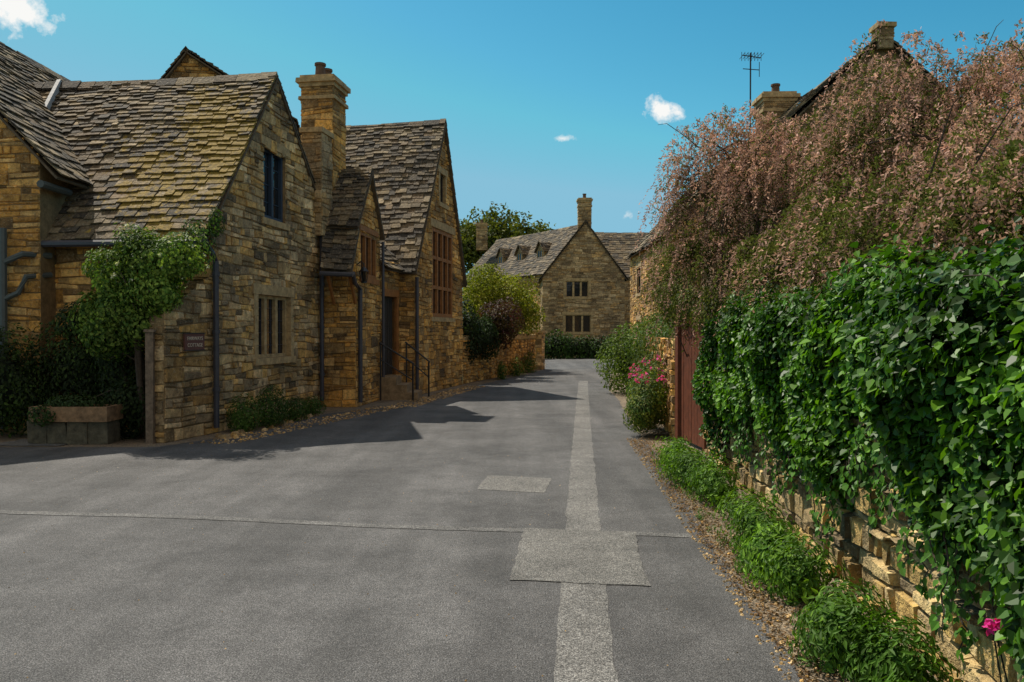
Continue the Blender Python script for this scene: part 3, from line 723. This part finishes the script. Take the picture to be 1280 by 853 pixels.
DK=(.03,.055,.014); MG=(.05,.1,.018); LG_=(.11,.17,.02)
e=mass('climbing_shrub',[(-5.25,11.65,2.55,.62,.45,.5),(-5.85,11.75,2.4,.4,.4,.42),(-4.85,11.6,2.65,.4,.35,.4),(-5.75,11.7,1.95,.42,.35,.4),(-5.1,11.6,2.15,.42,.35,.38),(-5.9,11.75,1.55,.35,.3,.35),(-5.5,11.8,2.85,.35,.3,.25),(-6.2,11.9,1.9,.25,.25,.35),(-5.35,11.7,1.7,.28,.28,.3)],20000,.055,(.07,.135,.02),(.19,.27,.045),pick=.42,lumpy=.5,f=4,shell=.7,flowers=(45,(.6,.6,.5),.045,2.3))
limbs(e,(-5.45,12.0,0),[(-5.3,11.7,2.4),(-5.8,11.8,2.2),(-4.95,11.7,2.6),(-6.2,11.9,2.0)],.06)
mass('ivy',[(-4.75,12.2,3.0,.25,.3,.35),(-4.55,12.4,3.3,.12,.25,.25)],900,.05,DK,MG,core=False)
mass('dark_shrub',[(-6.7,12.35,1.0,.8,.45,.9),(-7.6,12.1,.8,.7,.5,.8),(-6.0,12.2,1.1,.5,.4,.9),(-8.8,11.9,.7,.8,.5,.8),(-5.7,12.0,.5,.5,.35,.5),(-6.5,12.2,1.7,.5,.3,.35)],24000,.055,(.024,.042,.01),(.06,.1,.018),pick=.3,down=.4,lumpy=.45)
mass('trough_plants',[(-6.3,11.5,.58,.5,.22,.16),(-6.6,11.25,.45,.2,.1,.16)],1400,.04,DK,MG,core=False)
mass('doorway_weeds',[(-4.3,12.85,.2,.3,.3,.35),(-4.05,13.5,.25,.28,.45,.42),(-3.9,14.4,.15,.25,.4,.28),(-3.8,15.3,.12,.22,.3,.25)],7500,.045,(.045,.09,.014),(.09,.15,.03),core=False,aspect=.4,down=-.3)
mass('purple_shrub',[(-.45,27,1.9,.75,.9,.8),(-.2,28.5,2.0,.6,.7,.6)],5000,.09,(.07,.018,.02),(.08,.05,.02),pick=.4)
mass('dark_shrub',[(-1.5,25.3,1.6,.65,.7,.95),(-.95,26.1,1.5,.6,.7,.75)],5500,.09,(.022,.035,.012),DK)
e=mass('young_green_tree',[(-1.2,31,3.0,1.0,1.0,1.2),(-.2,31.5,2.8,1.2,1.0,1.2),(.4,32.5,2.4,.9,.9,.9),(-.9,32,3.7,.7,.7,.7)],13000,.1,(.17,.2,.015),(.27,.27,.03),shell=.75,core=False)
limbs(e,(-.6,31.5,0),[(-1.2,31,3),(.2,31.5,2.8),(-.9,32,3.9)],.09)
mass('climbing_weeds',[(.15,29.0,.2,.25,.9,.4),(-.35,27,.25,.2,.6,.4),(.65,31.5,.3,.3,.7,.5)],2600,.065,MG,LG_,core=False)
mass('hedge',[(2.6,47.5,.7,1.1,.6,.9),(4.0,47.8,.6,1.2,.6,.8),(5.3,47.6,.6,1.2,.6,.7),(1.3,46.5,.8,.8,.6,.9)],6500,.14,(.025,.045,.012),MG)
mass('round_bush',[(3.1,20.8,.85,.85,1.1,1.0),(3.7,19.8,1.0,.75,1.0,1.0),(3.9,22.5,1.1,.8,1,1)],16000,.07,(.075,.13,.022),(.14,.2,.03),lumpy=.15)
mass('shrub_over_wall',[(3.2,15.8,1.3,.55,1.5,.75),(3.0,13.6,1.2,.45,1.2,.7),(3.3,18,1.2,.6,1.2,.9)],13000,.06,(.055,.1,.02),(.12,.16,.03))
mass('flowering_shrub',[(2.12,12.5,.5,.34,.5,.5),(2.3,13.2,.6,.35,.5,.5),(2.0,12.2,.35,.3,.35,.34)],12000,.038,(.06,.11,.018),(.17,.2,.03),flowers=(48,(.85,.1,.42),.05,.8))
e=mass('climber_over_gate',[(2.6,11.6,1.95,.35,.9,.32),(2.65,10.5,1.8,.3,.5,.3),(2.5,12.2,2.1,.4,.6,.45)],8500,.05,(.06,.09,.015),(.14,.15,.03),core=False,down=.8)
limbs(e,(2.75,11.0,0),[(2.6,11.6,1.9),(2.6,10.6,1.8)],.04)
def plant(name,ells,n,s=.055): return mass(name,ells,n,s,(.06,.13,.012),(.15,.27,.025),pick=.38,core=False,aspect=.36,down=-.3,outw=.5,shell=.9,lumpy=.45,f=6)
plant('foot_of_wall_plants',[(1.85,9.1,.12,.2,.45,.3),(1.85,8.3,.12,.24,.5,.3),(1.9,7.5,.12,.22,.4,.27)],11500,.045)
plant('foot_of_wall_plants',[(1.93,6.7,.06,.18,.25,.17)],1800,.04)
plant('foot_of_wall_plants',[(1.76,5.75,.1,.2,.28,.28),(1.68,5.25,.1,.22,.3,.28),(1.72,4.8,.1,.2,.25,.24)],10500,.042)
plant('foot_of_wall_plants',[(1.66,4.05,.1,.2,.25,.24),(1.58,3.8,.08,.18,.22,.22),(1.68,3.5,.08,.22,.25,.26),(1.6,3.2,.05,.15,.2,.2)],11500,.04)
pf=empty('pink_flower'); 
Q=np.array([(1.72,2.86,.56),(1.74,2.9,.53)]); VV=[];CC=[]
for _ in range(12):
    VV.append(leafquads(Q+rdir(2)*.012,rdir(2),rdir(2),np.full(2,.03),np.full(2,.028))); c=np.array([[.7,.03,.28]]*2); CC+=[c,c]
quads('petals',np.concatenate(VV),np.concatenate(CC),LEAF,pf)
q=MB()
for p in Q: tube(q,[(1.8,p[1],.1),(1.77,p[1],.35),tuple(p)],.003,5)
q.obj('stem',CORE,pf)
q=MB()
def pebble(x,y,s):
    c=random.choice(BUFF); k=R(.5,1.1); vs=[(x+s*math.cos(a)*R(.7,1.1),y+s*math.sin(a)*R(.7,1.1),.008) for a in (0,1.3,2.5,3.8,5.1)]
    vs+=[(x+(v[0]-x)*.55,y+(v[1]-y)*.55,.008+s*R(.4,.8)) for v in vs]
    q.add(vs,[(5,6,7,8,9)]+[(i,(i+1)%5,5+(i+1)%5,5+i) for i in range(5)],tuple(t*k for t in c))
for _ in range(3600):
    y=R(.5,12); xe=1.34+.055*max(0,y-3.6); x=xe+abs(random.gauss(0,.26))-.1; pebble(x,y,R(.004,.015))
for _ in range(1600):
    y=R(11.4,23.5); xl=-4.55+.3*(y-11.4) if y<17 else -2.35+.2*(y-17.2); pebble(xl-R(-.35,.3)+(.25 if y<17 else 0),y,R(.008,.03))
for _ in range(60): y=R(12,15.4); pebble(-4.4+.15*(y-12)+R(-.1,.25),y,R(.04,.09))
for _ in range(500): pebble(R(-6,1.3),R(2.5,11),R(.003,.007))
q.obj('gravel_and_pebbles',STONE)
n=4200; y=rng.random(n)*11+.8; x=1.3+.055*np.clip(y-3.6,0,9)+np.abs(rng.normal(size=n))*.22
P=np.stack([x,y,np.full(n,.02)],1); c=np.array([.2,.11,.045])*(.2+1.3*rng.random((n,1)))
quads('fallen_leaves',leafquads(P,nrm(np.array([0,0,1.])+rdir(n)*.35),rdir(n),.03*(.4+.8*rng.random(n)),.016*(.4+.8*rng.random(n))),np.concatenate([c,c]),LEAF)
wl=[(1.36+.055*max(0,y_-3.6)+R(0,.2),y_,.01,R(.03,.07),R(.04,.09),R(.03,.07)) for y_ in [R(3,10) for _ in range(26)]]
mass('verge_weeds',wl,2600,.02,(.05,.11,.015),(.1,.17,.03),core=False,aspect=.4,down=-.3,shell=.9)
e=mass('deciduous_tree',[(-1.5,76,10.2,3.6,3,2.8),(2.2,77,9.6,2.8,3,2.5),(-4.4,75,9.6,2.6,2.4,2.4),(4.3,77,9.0,1.6,2,1.6)],17000,.32,(.08,.1,.018),(.16,.17,.025),shell=.8,core=False)
limbs(e,(-1,76,0),[(-1.5,76,10),(2,77,9.6),(-4,75,9)],.4,r1=.05)
mass('distant_trees',[(x,95+6*math.sin(x*.3),2.5+math.sin(x*.7),4.5,3,4.0+1.2*math.sin(x*1.3)) for x in range(-75,80,6)],20000,.6,(.03,.05,.015),(.05,.075,.02),core=True)
# ---------------------------------------------------------------- camera, sun, world
cam=bpy.data.cameras.new('camera'); co=link(bpy.data.objects.new('camera',cam)); scene.camera=co
cam.lens=28.27; cam.sensor_width=36; cam.clip_end=2000; cam.clip_start=.05
co.location=(0,0,1.6); co.rotation_euler=(math.radians(90-.66),0,0)
sun=bpy.data.lights.new('sun','SUN'); sun.energy=5.0; sun.angle=math.radians(.53); sun.color=(1,.93,.8)
so_=link(bpy.data.objects.new('sun',sun)); so_.rotation_euler=Vector((3.35,-3.3,-7.08)).to_track_quat('-Z','Y').to_euler(); so_.location=(-20,20,40)
w=bpy.data.worlds.new("World"); scene.world=w; w.use_nodes=True; nt=w.node_tree
bg=nt.nodes['Background']; sky=nt.nodes.new('ShaderNodeTexSky'); sky.sky_type='NISHITA'; sky.sun_disc=False
sky.sun_elevation=math.radians(56.4); sky.sun_rotation=math.radians(-45.4); sky.air_density=1.0; sky.dust_density=.4; sky.ozone_density=1.5
sp_=nt.nodes.new('ShaderNodeSeparateColor'); nt.links.new(sky.outputs[0],sp_.inputs[0])
cb=nt.nodes.new('ShaderNodeCombineColor')
nt.links.new(math_n(nt,'MINIMUM',math_n(nt,'MULTIPLY',math_n(nt,'POWER',sp_.outputs[0],2.2),.15),2.3),cb.inputs[0])
nt.links.new(math_n(nt,'MINIMUM',math_n(nt,'MULTIPLY',math_n(nt,'POWER',sp_.outputs[1],1.3),.78),5.0),cb.inputs[1]); nt.links.new(math_n(nt,'MINIMUM',math_n(nt,'MULTIPLY',sp_.outputs[2],1.1),6.6),cb.inputs[2])
c=cb.outputs[0]
tc=nt.nodes.new('ShaderNodeTexCoord'); dirv=tc.outputs['Generated']
# added cloud layer outside the view: warm-white fill light from behind camera and overhead
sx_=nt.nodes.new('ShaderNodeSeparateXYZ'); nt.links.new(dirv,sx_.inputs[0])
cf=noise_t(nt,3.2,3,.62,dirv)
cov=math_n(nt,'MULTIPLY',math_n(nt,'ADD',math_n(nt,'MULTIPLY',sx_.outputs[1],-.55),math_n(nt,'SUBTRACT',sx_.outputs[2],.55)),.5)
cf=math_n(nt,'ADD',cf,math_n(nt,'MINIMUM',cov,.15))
cloud_fill=ramp(nt,cf,[(.51,0.0),(.63,1.0)])
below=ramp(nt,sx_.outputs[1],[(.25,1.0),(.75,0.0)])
cloud_fill=math_n(nt,'MULTIPLY',cloud_fill,below)
c=mixc(nt,cloud_fill,c,(5.6,4.8,3.9))
nz=nt.nodes.new('ShaderNodeTexNoise'); nz.inputs['Scale'].default_value=28; nz.inputs['Detail'].default_value=5; nz.inputs['Roughness'].default_value=.62; nt.links.new(dirv,nz.inputs['Vector'])
tot=None
for (px,py,sx,sz,amt) in ((824,142,.021,.012,1),(703,174,.018,.007,.8),(22,12,.045,.022,1),(788,268,.016,.014,.8)):
    v=Vector(((px-640)/1005,1,(415-py)/1005)).normalized()
    s=nt.nodes.new('ShaderNodeVectorMath'); s.operation='SUBTRACT'; nt.links.new(dirv,s.inputs[0]); s.inputs[1].default_value=v
    m2=nt.nodes.new('ShaderNodeMapping'); m2.vector_type='POINT'; m2.inputs['Rotation'].default_value=(0,math.radians(18),0); m2.inputs['Scale'].default_value=(1/sx,1/sx,1/sz); nt.links.new(s.outputs[0],m2.inputs[0])
    ln_=nt.nodes.new('ShaderNodeVectorMath'); ln_.operation='LENGTH'; nt.links.new(m2.outputs[0],ln_.inputs[0])
    a=math_n(nt,'SUBTRACT',1.15,ln_.outputs['Value']); a=math_n(nt,'ADD',a,math_n(nt,'MULTIPLY',math_n(nt,'SUBTRACT',nz.outputs['Fac'],.5),4.5))
    a=math_n(nt,'MULTIPLY',a,amt); tot=a if tot is None else math_n(nt,'MAXIMUM',tot,a)
rp=ramp(nt,tot,[(.25,0.0),(1.0,1.0)])
c=mixc(nt,rp,c,(9,9,8.8))
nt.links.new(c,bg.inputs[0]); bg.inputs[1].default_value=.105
scene.view_settings.view_transform='Standard'; scene.view_settings.look='None'; scene.view_settings.exposure=0
